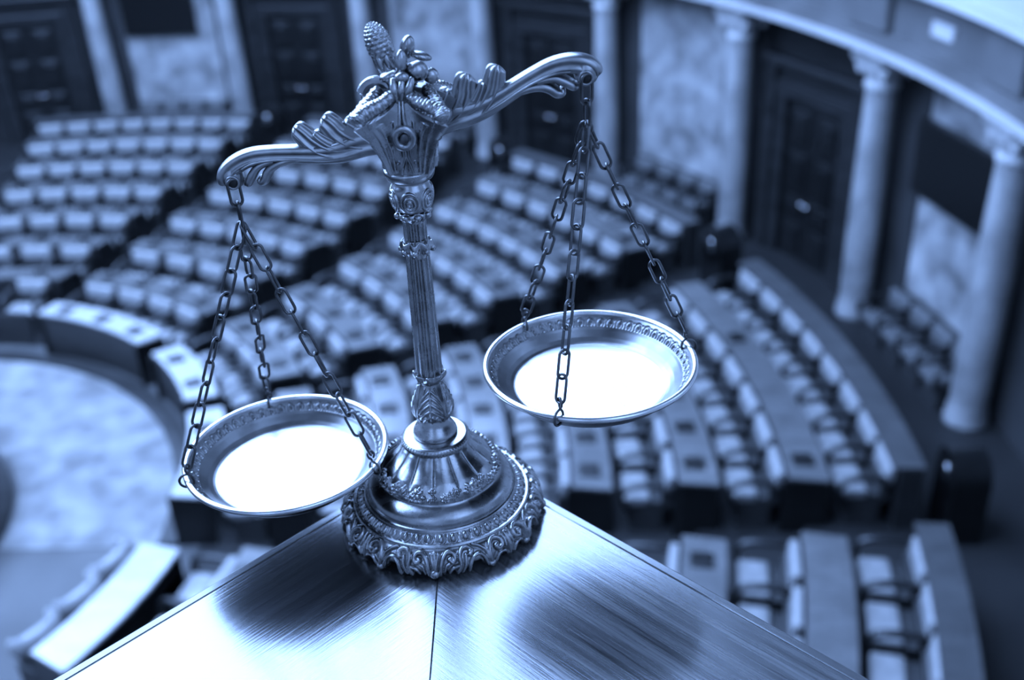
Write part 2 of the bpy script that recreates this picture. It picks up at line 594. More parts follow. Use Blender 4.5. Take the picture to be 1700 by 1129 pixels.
def door_bay(n, am, half):
    """dark panelled double door in a stepped wooden surround."""
    mid = pol(WALL_R, am, WALK_Z)
    root = empty('door_%d' % n, mid, math.radians(am - 90))     # local x along the wall, -y... y points outwards
    root['kind'] = 'structure'
    Ht = 2.78
    W = 0.69
    bm = bmesh.new()
    sgn = 1
    for s in (-1, 1):
        box(bm, s * (W + 0.13) - 0.13, s * (W + 0.13) + 0.13, -0.14, 0.0, 0, Ht + 0.1, 0.02)
        box(bm, s * (W + 0.38) - 0.12, s * (W + 0.38) + 0.12, -0.2, 0.0, 0, Ht + 0.5, 0.02)
        box(bm, s * (W + 0.62) - 0.12, s * (W + 0.62) + 0.12, -0.10, 0.0, 0, Ht + 0.6, 0.02)
    box(bm, -W - 0.26, W + 0.26, -0.16, 0.0, Ht, Ht + 0.24, 0.02)
    box(bm, -W - 0.52, W + 0.52, -0.10, 0.0, Ht + 0.24, Ht + 0.5, 0.01)
    box(bm, -W - 0.62, W + 0.62, -0.26, 0.0, Ht + 0.5, Ht + 0.66, 0.03)
    box(bm, -W - 0.7, W + 0.7, -0.07, 0.0, Ht + 0.66, Ht + 1.4, 0.01)
    bm_obj('door_surround', bm, M['wood_frame'], root)
    for s in (-1, 1):
        leaf = bmesh.new()
        box(leaf, min(0, s * W) + 0.004, max(0, s * W) - 0.004, -0.05, -0.01, 0.0, Ht)
        for z0, z1 in ((0.15, 0.68), (0.80, 1.14), (1.26, 1.92), (2.04, 2.64)):
            box(leaf, s * W / 2 - 0.22, s * W / 2 + 0.22, -0.085, -0.04, z0, z1, 0.03)
            box(leaf, s * W / 2 - 0.13, s * W / 2 + 0.13, -0.105, -0.07, z0 + 0.09, z1 - 0.09, 0.02)
        lf = bm_obj('door_leaf', leaf, M['wood_dark'], root)
        mb = MB().add(sphere_data((s * 0.07, -0.13, 1.08), 0.04)).add(tube_data([(s * 0.07, -0.05, 1.08), (s * 0.07, -0.13, 1.08)], 0.015, 8))
        mb.build('door_handle', M['brass'], lf)
    return root


M['wood_frame'] = wood('door_frame_wood', 0.008, 0.02, 0.0, 6.0, 0.35, 1.5, 0.1, 0.3)
door_bay(1, 22.3, 4)
door_bay(2, 47.8, 4)
door_bay(3, 72.9, 4)
door_bay(4, 97.2, 4)

# black screens
for a, lab in ((13.55, 'right-hand'), (86.9, 'left-hand')):
    hw, z0, z1 = (0.96, 2.72, 3.78) if a < 50 else (0.88, 2.80, 3.78)
    aa = 9.1 if a < 50 else 85.2
    o = empty('wall_screen', pol(15.38, aa, (z0 + z1) / 2), math.radians(aa - 90))
    bm = bmesh.new()
    hh = (z1 - z0) / 2
    box(bm, -hw, hw, -0.04, 0.06, -hh, hh, 0.012)
    bm_obj('screen_case', bm, M['dark'], o)
    bm = bmesh.new()
    box(bm, -hw + 0.05, hw - 0.05, -0.046, -0.036, -hh + 0.05, hh - 0.05)
    bm_obj('display', bm, M['screen'], o)
    bm = bmesh.new()
    box(bm, -0.15, 0.15, 0.05, 0.13, -0.2, 0.2)
    bm_obj('wall_bracket', bm, M['dark'], o)
    tag(o, 'flat black screen mounted on the marble wall, %s one of two' % lab, 'screen', 'black wall screens')


# ------------------------------------------------------------------ seats
def make_seat(both_arms=False, leather='seat'):
    root = empty('theatre_seat', (0, 0, 0))
    bm = bmesh.new()
    box(bm, -0.265, 0.265, -0.27, 0.05, 0.34, 0.47, 0.04, 3)
    for v in bm.verts:                                   # gently dished cushion
        if v.co.z > 0.44:
            v.co.z -= 0.02 * (1 - (v.co.x / 0.28) ** 2)
    bm_obj('cushion', bm, M[leather], root, smooth=True)
    bm = bmesh.new()
    box(bm, -0.278, 0.278, 0.0, 0.10, 0.0, 0.22, 0.03, 3)
    for v in bm.verts:
        v.co.y += 0.21 + 0.03 * (v.co.z / 0.22)
        v.co.z += 0.545
    bm_obj('backrest', bm, M[leather], root, smooth=True)
    bm = bmesh.new()
    box(bm, -0.262, 0.262, 0.055, 0.20, 0.0, 0.40, 0.01)
    box(bm, -0.262, 0.262, 0.18, 0.29, 0.30, 0.58, 0.01)
    box(bm, -0.25, 0.25, -0.18, 0.1, 0.0, 0.34)
    bm_obj('seat_frame', bm, M['seat_frame'], root)
    for s in ((-1, 1) if both_arms else (-1,)):
        path = catmull([(s * 0.304, 0.20, 0.655), (s * 0.304, 0.1, 0.665), (s * 0.304, -0.1, 0.66), (s * 0.304, -0.23, 0.62), (s * 0.304, -0.285, 0.52), (s * 0.304, -0.26, 0.40), (s * 0.304, -0.19, 0.30)], 20)
        V, Fc = tube_data(path, 0.048, 8, squash=(0.75, 1.0))
        mesh_obj('armrest', V, Fc, M['arm'], root)
    return root


# angular aisles: centre, half width in metres
AISLES = [(98.6, 98.6, .55, .55), (71.3, 74.0, .68, .20), (49.0, 42.8, .80, .22), (21.0, 20.2, .82, .16), (-7.4, -7.6, .45, .40), (-38.0, -38.0, .5, .5)]   # azimuth and half width at the wall and at the arena: a0, a1, w0, w1
BLOCKS = [('far-left', 0, 1), ('middle-left', 1, 2), ('middle', 2, 3), ('right', 3, 4), ('lower-right', 4, 5)]
row_name = ['back', 'second', 'third', 'fourth', 'fifth', 'sixth', 'front', 'foremost']


def in_frame(p, mg=60):
    from math import cos, sin
    q = cam.matrix_world.inverted() @ Vector(p)
    if q.z > -0.1:
        return False
    x = 850 + 1737 * q.x / -q.z
    y = 564.5 - 1737 * q.y / -q.z
    return -mg < x < 1700 + mg and -mg < y < 1129 + mg


seat_one = make_seat(False)
seat_two = make_seat(True)
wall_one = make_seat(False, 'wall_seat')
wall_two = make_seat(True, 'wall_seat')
used = {id(q_): False for q_ in (seat_one, seat_two, wall_one, wall_two)}
block_hint = {'far-left': 'far-left block', 'middle-left': 'block behind lowered arm', 'middle': 'block behind pillar',
              'right': 'block right of raised pan', 'lower-right': 'lower-right block'}


def place_seat(p, rz, both, wall=False):
    s = (wall_two if both else wall_one) if wall else (seat_two if both else seat_one)
    if used[id(s)]:
        s = copy_tree(s)
    else:
        used[id(s)] = True
    s.location = p
    s.rotation_euler = (0, 0, rz)
    return s


def aisle(i, r):
    a0, a1, w0, w1 = AISLES[i]
    t = min(1.0, max(0.0, (13.4 - r) / 8.0))
    return a0 + (a1 - a0) * t, math.degrees((w0 + (w1 - w0) * t) / r)


def arc_range(i0, i1, r):
    c0, h0 = aisle(i0, r)
    c1, h1 = aisle(i1, r)
    return c1 + h1, c0 - h0


def make_desk(name, bl, k, a_lo, a_hi):
    r, z = ROW_R[k], ROW_Z[k]
    am = (a_lo + a_hi) / 2
    mid = pol(r + 0.55, am, z)
    root = empty('bench_desk', mid)
    d0, d1 = r + 0.36, r + 0.80
    th = z + 0.78
    ring_sector('desk_top', [(d0, th), (d0, th - 0.035), (d1 + 0.02, th - 0.075), (d1 + 0.02, th - 0.035)], a_lo, a_hi, M['wood_pale'] if k == 7 else M['wood_desk'], root, 0.8, local=mid)
    ring_sector('back_panel', [(d0, z + 0.0), (d0 + 0.03, z), (d0 + 0.03, th - 0.045), (d0, th - 0.045)], a_lo, a_hi, M['wood_panel'], root, 0.8, local=mid)
    zt = ROW_Z[k - 1] if k > 0 else z
    ring_sector('shelf', [(d0 + 0.03, th - 0.30), (d1 - 0.05, th - 0.32), (d1 - 0.05, th - 0.30), (d0 + 0.03, th - 0.28)], a_lo, a_hi, M['wood_panel'], root, 0.8, local=mid)
    w_deg = math.degrees(0.04 / r)
    for a0 in (a_lo, a_hi - w_deg):
        ring_sector('end_panel', [(r + 0.30, z), (r + 0.575, z), (r + 0.575, zt + 0.002), (d1, zt + 0.002), (d1, th - 0.08), (r + 0.30, th - 0.04)], a0, a0 + w_deg, M['dark'], root, 0.8, local=mid)
    return root, mid, d0, th


for bi, (bn, i0, i1) in enumerate(BLOCKS):
    for k in range(8):
        r, z = ROW_R[k], ROW_Z[k]
        a_lo, a_hi = arc_range(i0, i1, r)
        # --- desk (or the back parapet)
        if k == 0:
            mid = pol(13.6, (a_lo + a_hi) / 2, z)
            root = empty('back_parapet', mid)
            ring_sector('panel', [(13.50, z), (13.74, z), (13.74, 1.36), (13.50, 1.36)], a_lo, a_hi, M['wood_panel'], root, 0.8, local=mid)
            ring_sector('cap_rail', [(13.42, 1.36), (13.76, 1.36), (13.76, 1.40), (13.42, 1.40)], a_lo, a_hi, M['parapet'], root, 0.8, local=mid)
            tag(root, 'curved wooden parapet behind the back row, %s' % block_hint[bn], 'parapet', 'curved parapets behind the back rows')
        elif not (k == 7 and bn == 'far-left'):
            root, mid, d0, th = make_desk('bench_desk', bn, k, a_lo, a_hi)
            if k == 7:
                nm = 'front curved pale desk facing the arena, %s' % block_hint[bn]
            else:
                nm = 'curved wooden desk behind %s seat row from wall, %s' % (['', 'second', 'third', 'fourth', 'fifth', 'sixth', 'seventh'][k], block_hint[bn])
            tag(root, nm, 'desk', 'curved desks between the seat rows')
            # dark desk consoles, one for each place
            rc = d0 + 0.20
            nseat = max(1, int((a_hi - a_lo) * math.radians(1) * rc / 0.66))
            pitch = (a_hi - a_lo) / nseat
            for j in range(nseat):
                if (k == 1 and j % 4) or (k == 7 and bn == 'lower-right'):
                    continue
                a = a_lo + pitch * (j + 0.5)
                pc = pol(rc, a, th + 0.002)
                if not in_frame(pc, 20):
                    continue
                bm = bmesh.new()
                box(bm, -0.115, 0.115, -0.125, 0.125, -0.03, 0.012, 0.02)
                bb = bm_obj('console', bm, M['console'], root, loc=pc - mid)
                bb.rotation_euler = (0, 0, math.radians(a + 90))
        # --- seats
        if k == 7:
            continue
        nseat = max(1, int(math.radians(a_hi - a_lo) * r / 0.615))
        pitch = (a_hi - a_lo - math.degrees(0.06 / r)) / nseat
        a_start = (a_lo + a_hi) / 2 + pitch * (nseat - 1) / 2     # leftmost seen from the middle of the hall
        shown = 0
        for j in range(nseat):
            a = a_start - pitch * j
            p = pol(r, a, z)
            if not in_frame((p.x, p.y, p.z + 0.45), 30):
                continue
            shown += 1
            s = place_seat(p, math.radians(a - 90), j == nseat - 1)
            tag(s, 'padded seat, %s from left, %s row from wall, %s' % (ordinal[shown], ['back', 'second', 'third', 'fourth', 'fifth', 'sixth', 'seventh'][k], block_hint[bn]),
                'seat', 'padded seats in the %s row of the %s' % (['back', 'second', 'third', 'fourth', 'fifth', 'sixth', 'seventh'][k], block_hint[bn]))

# front plinth panel of the far-left block
a_lo, a_hi = arc_range(0, 1, 5.6)
fp = ring_sector('low_partition', [(5.30, 0), (5.36, 0), (5.36, 0.60), (5.30, 0.60)], a_lo, a_hi, M['wood_panel'], None, 1.0)
tag(fp, 'low dark wooden panel in front of the left seat block, beside the arena carpet', 'panel')

# seats along the wall between the columns
wall_hint = {34.6: 'under the bare marble slab', 8.7: 'under the right-hand black screen', 84.5: 'under the left-hand black screen', 59.4: 'behind the crown of the scale'}
for am, n in ((34.6, 4), (8.7, 4), (84.5, 4), (59.4, 4)):
    rr = WALL_R - 0.46
    pitch = math.degrees(0.555 / rr)
    a0, a1 = am - pitch * n / 2, am + pitch * n / 2
    mid = pol(WALL_R - 0.1, am, WALK_Z)
    bt = empty('wall_backboard', mid)
    ring_sector('panel', [(WALL_R - 0.12, WALK_Z), (WALL_R, WALK_Z), (WALL_R, 1.10), (WALL_R - 0.12, 1.10)], a0, a1, M['wood_panel'], bt, 0.8, local=mid)
    ring_sector('top_rail', [(WALL_R - 0.17, 1.10), (WALL_R, 1.10), (WALL_R, 1.155), (WALL_R - 0.17, 1.155)], a0, a1, M['wood_panel'], bt, 0.8, local=mid)
    tag(bt, 'dark wooden backboard with top rail behind the wall seats %s' % wall_hint[am], 'backboard', 'backboards of the wall seats')
    for j in range(n):
        a = am + pitch * ((n - 1) / 2 - j)
        p = pol(rr, a, WALK_Z)
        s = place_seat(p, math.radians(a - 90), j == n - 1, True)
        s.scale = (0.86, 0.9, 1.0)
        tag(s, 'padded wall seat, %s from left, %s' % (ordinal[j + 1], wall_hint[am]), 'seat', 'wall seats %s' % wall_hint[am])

# dark rounded end posts with a bright round plate at the aisle mouths
for (r, a, lab) in ((13.62, 72.6, 'right of the far-left back row'), (13.62, 46.6, 'below the middle doorway'),
                    (13.62, 21.0, 'below the right doorway'), (14.25, -4.6, 'at foot of the right-edge column')):
    root = empty('end_post', pol(r, a, WALK_Z if r > 14 else 0.55), math.radians(a - 90))
    bm = bmesh.new()
    b = bmesh.new()
    bmesh.ops.create_cone(b, cap_ends=True, segments=32, radius1=0.30, radius2=0.30, depth=0.4)
    bmesh.ops.rotate(b, verts=b.verts, cent=(0, 0, 0), matrix=Matrix.Rotation(PI / 2, 3, 'X'))
    bmesh.ops.translate(b, verts=b.verts, vec=(0, 0, 0.78))
    merge(bm, b)
    box(bm, -0.3, 0.3, -0.2, 0.2, 0, 0.78)
    bm_obj('post_body', bm, M['dark'], root)
    V, Fc = sphere_data((0, -0.205, 0.80), 0.085, 0.03, 0.11, 20, 12)
    mesh_obj('plate', V, Fc, M['brass'], root)
    tag(root, 'dark round-topped post with bright plate, %s' % lab, 'post', 'end posts at the aisle mouths')

# ------------------------------------------------------------------ arena
cp = ring_sector('arena_carpet', [(2.75, 0.0), (4.76, 0.0), (4.76, 0.015), (2.75, 0.015)], -3.0, 130, M['carpet'], None, 1.5)
tag(cp, 'pale mottled half-round carpet on the arena floor at left', 'carpet')
st = ring_sector('arena_kerb', [(4.77, 0.0), (5.01, 0.0), (5.01, 0.06), (4.77, 0.06)], -3.0, 130, M['wood_panel'], None, 1.5)
tag(st, 'dark curved step edging the pale arena carpet', 'step')
rd = empty('round_rostrum', pol(0, 0, 0))
ring_sector('rim_panel', [(2.45, 0.0), (2.70, 0.0), (2.62, 0.72), (2.45, 0.72)], 0, 360, M['wood_panel'], rd, 3.0, local=pol(0, 0, 0))
ring_sector('desk_ring', [(1.95, 0.70), (2.66, 0.72), (2.66, 0.76), (1.95, 0.75)], 0, 360, M['wood_desk'], rd, 3.0, local=pol(0, 0, 0))
tag(rd, 'dark round rostrum desk cut by the left picture edge', 'desk')


def make_armchair():
    root = empty('armchair', (0, 0, 0))
    bm = bmesh.new()
    box(bm, -0.20, 0.20, -0.17, 0.12, 0.34, 0.52, 0.06, 3)
    bm_obj('cushion', bm, M['arm'], root, smooth=True)
    path = []
    for t in np.linspace(-0.12 * PI, 1.12 * PI, 30):
        path.append((0.25 * math.cos(t), -0.02 + 0.19 * math.sin(t), 0.66 + 0.10 * max(0, math.sin(t))))
    V, Fc = tube_data(path, 0.062, 12, squash=(1.7, 0.85))
    mesh_obj('backrest', V, Fc, M['seat'], root)
    bm = bmesh.new()
    box(bm, -0.22, 0.22, -0.18, 0.14, 0.05, 0.36, 0.02)
    for sx in (-1, 1):
        for sy in (-1, 1):
            box(bm, sx * 0.18 - 0.02, sx * 0.18 + 0.02, sy * 0.13 - 0.04, sy * 0.13, 0.0, 0.06)
    bm_obj('leg_frame', bm, M['arm'], root)
    return root


ac = make_armchair()
for j, (a, r, lab) in enumerate(((-14.6, 4.80, 'farthest of three, against the pale curved desk at lower left'), (-21.6, 4.80, 'middle of three, against the pale curved desk at lower left'),
                                 (-28.9, 4.80, 'nearest of three, against the pale curved desk at lower left'), (-12.8, 5.92, 'left of the ledge, farther of two in the row behind the pale curved desk'),
                                 (-17.8, 5.92, 'left of the ledge, nearer of two in the row behind the pale curved desk'))):
    if j > 2:
        continue
    o = ac if j == 0 else copy_tree(ac)
    o.location = pol(r, a, 0.016 if r < 4.9 and a > -3 else 0.0)
    o.rotation_euler = (0, 0, math.radians(a - 90))
    tag(o, 'round-backed pale armchair, ' + lab, 'armchair', 'round-backed armchairs at lower left')

# ================================================================== the ledge
LZ = 7.84
K = Vector((-0.0645, 0.8019, LZ))
ang_l = math.atan2(-0.6945, -0.7195)
ang_r = math.atan2(-0.7195, 0.6945)
pier = bmesh.new()
b = bmesh.new()
box(b, 0.10, 1.25, 0.10, 1.25, -0.2, LZ - 0.055)
merge(pier, b)
po = bm_obj('wall_gallery', pier, M['plaster'], loc=(K.x, K.y, 0))
po.rotation_euler = (0, 0, ang_l)
po['kind'] = 'structure'

ledge = empty('corner_ledge', K)
tag(ledge, 'polished wooden corner ledge with mitred joint carrying the balance scale', 'ledge')


def prism(poly, z0, z1, bev=0.0):
    bm = bmesh.new()
    lo = [bm.verts.new((x, y, z0)) for x, y in poly]
    hi = [bm.verts.new((x, y, z1)) for x, y in poly]
    n = len(poly)
    bm.faces.new(list(reversed(lo)))
    bm.faces.new(hi)
    for i in range(n):
        bm.faces.new((lo[i], lo[(i + 1) % n], hi[(i + 1) % n], hi[i]))
    if bev:
        bmesh.ops.bevel(bm, geom=list(bm.edges), offset=bev, segments=2, affect='EDGES', profile=0.5)
    return bm


WD, LN, G = 0.44, 1.25, 0.00018
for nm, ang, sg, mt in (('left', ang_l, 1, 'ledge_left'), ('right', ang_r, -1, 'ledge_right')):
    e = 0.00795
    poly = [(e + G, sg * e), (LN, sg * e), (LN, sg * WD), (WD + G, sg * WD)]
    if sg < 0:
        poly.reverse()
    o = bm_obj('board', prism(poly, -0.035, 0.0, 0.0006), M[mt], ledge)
    o.rotation_euler = (0, 0, ang)
    o['label'] = 'board running towards the %s with grain along its edge' % nm
    e2 = 0.0079
    poly = [(0, 0), (LN, 0), (LN, sg * e2), (e2, sg * e2)]
    if sg < 0:
        poly.reverse()
    o = bm_obj('edge_strip', prism(poly, -0.05, 0.0001, 0.0012), M['edge'], ledge)
    o.rotation_euler = (0, 0, ang)
bm = bmesh.new()
box(bm, 0.06, 1.2, 0.02, 1.2, -0.055, -0.036)
o = bm_obj('sub_board', bm, M['wood_panel'], ledge)
o.rotation_euler = (0, 0, ang_l)

# ================================================================== the balance scale
S = 0.001
SX = Vector((-0.066, 0.703, LZ + 0.0006))
scale = empty('balance_scale', SX, math.radians(-2.34))
tag(scale, 'ornate antique silver balance scale with two hanging pans on the wooden ledge', 'scale')


def fold45(TH):
    ph = np.mod(TH + PI / 2, PI / 2)
    return np.minimum(ph, PI / 2 - ph)


# --- skirt: scrolls, palmettes and scalloped lower edge
def spiral(cx, cy, r0, a0, turns, n=26, d=1):
    return [(cx + r0 * (1 - 0.8 * t) * math.cos(a0 + d * 2 * PI * turns * t), cy + r0 * (1 - 0.8 * t) * math.sin(a0 + d * 2 * PI * turns * t)) for t in np.linspace(0, 1, n)]


def skirt_disp(TH, Sv, R):
    U = fold45(TH) * 82.0
    V = Sv * 0.80
    D = np.zeros_like(U) - 2.2
    strokes = []
    # fan over the main foot, then C-scrolls, leaves and the rim of the cut-outs
    strokes += [([(0, 2), (0, 17.5)], 1.6, 2.2), ([(0.8, 3), (1.4, 9), (3.0, 16.5)], 1.2, 2.0),
                (catmull([(4, 1.5), (5, 8), (6.6, 13), (10, 17), (14.6, 16.8), (16.6, 13.4), (14.6, 10.4), (12.0, 12.2)], 26), 1.9, 3.0),
                (catmull([(7.4, 2.5), (8.8, 7.5), (11.6, 9.2)], 8), 1.4, 2.2),
                (catmull([(11.5, 1.8), (14.0, 5.6), (18.0, 7.4)], 8), 1.4, 2.4),
                (catmull([(17.5, 1.8), (20.6, 8), (20.2, 13.5), (23, 18), (28, 18.6), (31.0, 15.5), (29.0, 13.4)], 24), 1.8, 2.9),
                (catmull([(21.6, 2.5), (24.6, 8), (25.4, 13.5)], 10), 1.6, 2.5),
                (catmull([(26.6, 2.0), (29.2, 8.6), (34.5, 11.4), (39.6, 9.0), (42, 3.5)], 20), 2.0, 3.0),
                (catmull([(33, 19.5), (38, 17), (42.5, 13.0), (43.5, 8)], 12), 1.5, 2.3),
                (catmull([(46, 2.5), (45, 10), (47.2, 16), (52, 18.6), (57, 16.0), (57.2, 11.6), (53.4, 10.2), (51.4, 12.8)], 26), 1.95, 3.0),
                (catmull([(49.5, 2.5), (53, 6.8), (58, 6.6), (61, 2.8)], 14), 1.6, 2.6),
                ([(64, 2), (64, 18)], 1.7, 2.4), (catmull([(60.4, 18.6), (61.2, 14), (60.6, 9.6)], 8), 1.3, 2.0)]
    for c_, w_, h_ in strokes:
        D = np.maximum(D, -2.2 + ridge(U, V, c_, w_ * 1.12, h_ * 1.25 + 0.8))
    # small beads
    for cx_, cy_, rr in ((13.0, 12.6, 2.0), (52.6, 13.0, 2.1), (29.2, 15.2, 1.7)):
        d2 = (U - cx_) ** 2 + (V - cy_) ** 2
        D = np.maximum(D, -1.4 + 3.4 * np.sqrt(np.clip(1 - d2 / rr ** 2, 0, 1)) * (d2 < rr ** 2))
    fade = np.clip((25.6 - Sv) / 1.5, 0, 1)
    return D * fade


def skirt_rfun(TH, Sv, R, Z):
    U = fold45(TH) * 82.0
    Hh = 21.0
    notch = (7.4 * np.exp(-((U - 34.3) / 4.6) ** 4) + 1.6 * np.exp(-((U - 12) / 5.0) ** 4) + 1.6 * np.exp(-((U - 56) / 5.0) ** 4) + 0.8)
    k = np.clip(1 - Z / Hh, 0, 1)
    Z2 = Z + notch * k ** 1.3 * 1.0
    return R, Z2


skirt_prof = catmull([(81.0, 0.4), (82.8, 3.0), (83.2, 7.0), (82.2, 11.5), (79.6, 16.0), (76.4, 19.0), (73.0, 20.8)], 60)
V, Fc = lathe_data(skirt_prof, 1440, 110, skirt_disp, skirt_rfun)
mb = MB().add((V, Fc))
# inside wall so the skirt has thickness
inner = [(72.8, 20.4), (75.0, 17.0), (77.0, 12.0), (78.5, 7.0), (78.0, 6.2)]
mb.add(lathe_data(inner, 180))
mb.build('base_skirt', M['metal'], scale, S)


# --- egg-and-dart ring and plain ogee
def egg_disp(TH, Sv, R):
    n = 44
    ph = np.mod(TH * n / (2 * PI), 1.0) - 0.5
    v = (Sv - 9.7) / 4.0
    egg = np.sqrt(np.clip(1 - (ph / 0.22) ** 2 - ((v + 0.1) / 0.95) ** 2, 0, 1)) * 2.6
    rim = np.clip(1 - np.abs(np.sqrt((ph / 0.40) ** 2 + (v / 1.15) ** 2) - 1) / 0.18, 0, 1) * 1.7 * (v < 0.7)
    dart = np.clip(1 - np.abs(np.abs(ph) - 0.5) / 0.06, 0, 1) * np.clip(1 - np.abs(v), 0, 1) * 1.0
    band = (np.abs(Sv - 9.7) < 4.7)
    return (np.maximum(np.maximum(egg, rim), dart) - 0.9) * band


V, Fc = lathe_data([(72.6, 20.2), (73.6, 21.4), (72.6, 22.6), (70.4, 22.6), (66.5, 26.2), (63.4, 29.0), (62.6, 29.8), (61.6, 30.2)], 1080, 80, egg_disp)
mb = MB().add((V, Fc))
V, Fc = lathe_data(catmull([(61.6, 30.2), (61.2, 31.5), (60.6, 34.0), (58.6, 37.6), (55.0, 40.6), (51.2, 42.6), (49.6, 44.0), (49.2, 45.4)], 40), 180)
mb.add((V, Fc))
mb.build('base_moulding', M['metal'], scale, S)


# --- petalled dome with flower wreath
ros = []
r2 = np.random.default_rng(11)
for i in range(14):
    th = 2 * PI * i / 14 + r2.uniform(-.06, .06)
    big = i % 2 == 0
    ros.append((th, r2.uniform(4.6, 6.0) if big else r2.uniform(4.0, 6.5), r2.uniform(6.4, 7.4) if big else r2.uniform(4.0, 5.2), r2.integers(5, 8)))
for i in range(130):
    ros.append((r2.uniform(0, 2 * PI), r2.uniform(1.8, 10.5), r2.uniform(2.2, 3.4), 4))


def dome_disp(TH, Sv, R):
    D = np.zeros_like(TH)
    # broad petals
    n = 14
    ph = np.mod(TH * n / (2 * PI) + 0.5, 1.0) - 0.5
    win = np.clip((Sv - 9) / 6, 0, 1) * np.clip((42 - Sv) / 8, 0, 1)
    D += win * (0.9 * np.cos(ph * PI) - 1.1 * np.exp(-((np.abs(ph) - 0.5) / 0.035) ** 2))
    for th0, v0, rr, pet in ros:
        du = (np.mod(TH - th0 + PI, 2 * PI) - PI) * 46.0
        dv = Sv - v0
        d = np.hypot(du, dv)
        an = np.arctan2(dv, du)
        rad = rr * (0.82 + 0.18 * np.cos(pet * an))
        p = np.sqrt(np.clip(1 - (d / rad) ** 2, 0, 1)) * 3.0 * (0.75 + 0.25 * np.cos(pet * an) * np.clip(d / rr * 2, 0, 1))
        p -= 1.6 * np.exp(-((d - rr * 0.33) / (rr * 0.12)) ** 2) * (d < rad)
        D = np.where(d < rad, np.maximum(D, p + 0.25 * (R * 0 + 1)), D)
    lo = np.clip(Sv / 1.5, 0, 1)
    return D * lo


dome_prof = catmull([(49.2, 45.2), (49.0, 48.0), (47.4, 51.5), (43.6, 55.6), (38.5, 60.0), (33.5, 64.4), (29.6, 68.6), (27.2, 71.6), (26.2, 73.0)], 60)
V, Fc = lathe_data(dome_prof, 1080, 90, dome_disp)
MB().add((V, Fc)).build('base_dome', M['metal'], scale, S)


# --- beaded collar and plain cup under the pillar
def bead_disp(TH, Sv, R):
    n = 60
    ph = np.mod(TH * n / (2 * PI) + 0.25 * np.sin(Sv), 1.0) - 0.5
    return 0.55 * np.sqrt(np.clip(1 - (ph / 0.45) ** 2, 0, 1)) * (np.abs(Sv - 3.6) < 2.6)


V, Fc = lathe_data([(26.2, 72.6), (27.2, 74.0), (27.6, 76.5), (26.6, 79.0), (24.8, 80.2), (15.0, 80.6)], 480, 40, bead_disp)
MB().add((V, Fc)).build('base_collar', M['metal'], scale, S)
V, Fc = lathe_data(catmull([(14.5, 80.0), (17.4, 80.4), (18.0, 82.0), (17.6, 84.4), (15.6, 88.0), (13.4, 91.6), (12.2, 94.6), (11.4, 96.6)], 40), 96)
MB().add((V, Fc)).build('pillar_foot', M['metal'], scale, S)

# ball feet
for q in range(4):
    for off in (0.0, 32.0, 58.0):
        t = math.radians(-90 + 90 * q + off)
        big = 4.3 if off == 0 else 3.5
        rr = 83.0
        mbb = MB().add(sphere_data((rr * math.cos(t), rr * math.sin(t), big * 0.95), big, big, big * 0.95, 20, 14))
        mbb.build('ball_foot', M['metal'], scale, S)


# --- leaf bulb
def bulb_disp(TH, Sv, R):
    n = 4
    ph = (np.mod(TH + PI / 4, PI / 2) - PI / 4) * 15.0      # mm across one leaf
    a = np.abs(ph)
    D = np.zeros_like(TH)
    D = np.maximum(D, ridge(a, Sv, [(0, 2), (0, 36)], 1.0, 1.4))
    for q in range(5):
        s0 = 6 + q * 5.4
        D = np.maximum(D, ridge(a, Sv, [(1.0, s0 + 4.5), (4.0, s0 + 2.2), (7.0, s0 - 1.0), (8.6, s0 - 4.0)], 1.15, 1.5))
    D = np.maximum(D, ridge(a, Sv, [(11.5, 2), (10.6, 12), (9.0, 24), (6.0, 34)], 1.1, 1.6))
    D = np.maximum(D, ridge(a, Sv, spiral(5.6, 7.0, 4.0, 0, 1.0), 0.9, 1.3))
    return D * np.clip(Sv / 2, 0, 1) * np.clip((38.5 - Sv) / 3, 0, 1)


V, Fc = lathe_data(catmull([(10.6, 95.5), (13.0, 98.5), (15.4, 103.0), (15.8, 108.5), (14.2, 114.5), (11.6, 120.5), (9.4, 126.0), (8.2, 130.0)], 50), 480, 100, bulb_disp)
MB().add((V, Fc)).build('leaf_bulb', M['metal'], scale, S)


# --- lobed collars
def lobed(z0, r_in, r_out, h, n, droop, name):
    def rf(TH, Sv, R, Z):
        f = np.clip((R - r_in) / (r_out - r_in), 0, 1)
        lobe = 0.5 + 0.5 * np.cos(n * TH)
        return R - f * (1 - lobe) * (r_out - r_in) * 0.55, Z + droop * f * (lobe - 0.3)
    pr = catmull([(r_in, z0 - h), (r_in + 1.0, z0 - h * 0.6), (r_out - 0.6, z0 - h * 0.2), (r_out, z0 + h * 0.15), (r_out - 1.2, z0 + h * 0.45), (r_in + 0.6, z0 + h * 0.25), (r_in - 0.4, z0 + h * 0.5)], 40)
    V, Fc = lathe_data(pr, 240, None, None, rf)
    return V, Fc


MB().add(lobed(134.5, 8.2, 13.6, 7.0, 8, 2.5, 'c')).build('pillar_collar', M['metal'], scale, S)
mb = MB().add(lobed(247.0, 8.4, 12.6, 9.0, 8, -2.6, 'c'))
for q in range(8):
    t = 2 * PI * q / 8
    mb.add(sphere_data((11.6 * math.cos(t), 11.6 * math.sin(t), 243.5), 2.2, 2.2, 2.6, 12, 8))
mb.build('pillar_collar', M['metal'], scale, S)
mb = MB().add(lobed(271.5, 8.6, 12.6, 6.0, 8, -1.2, 'c'))
for q in range(8):
    t = 2 * PI * (q + 0.5) / 8
    mb.add(sphere_data((12.0 * math.cos(t), 12.0 * math.sin(t), 271.5), 2.5, 2.5, 2.5, 12, 8))
mb.build('pillar_collar', M['metal'], scale, S)


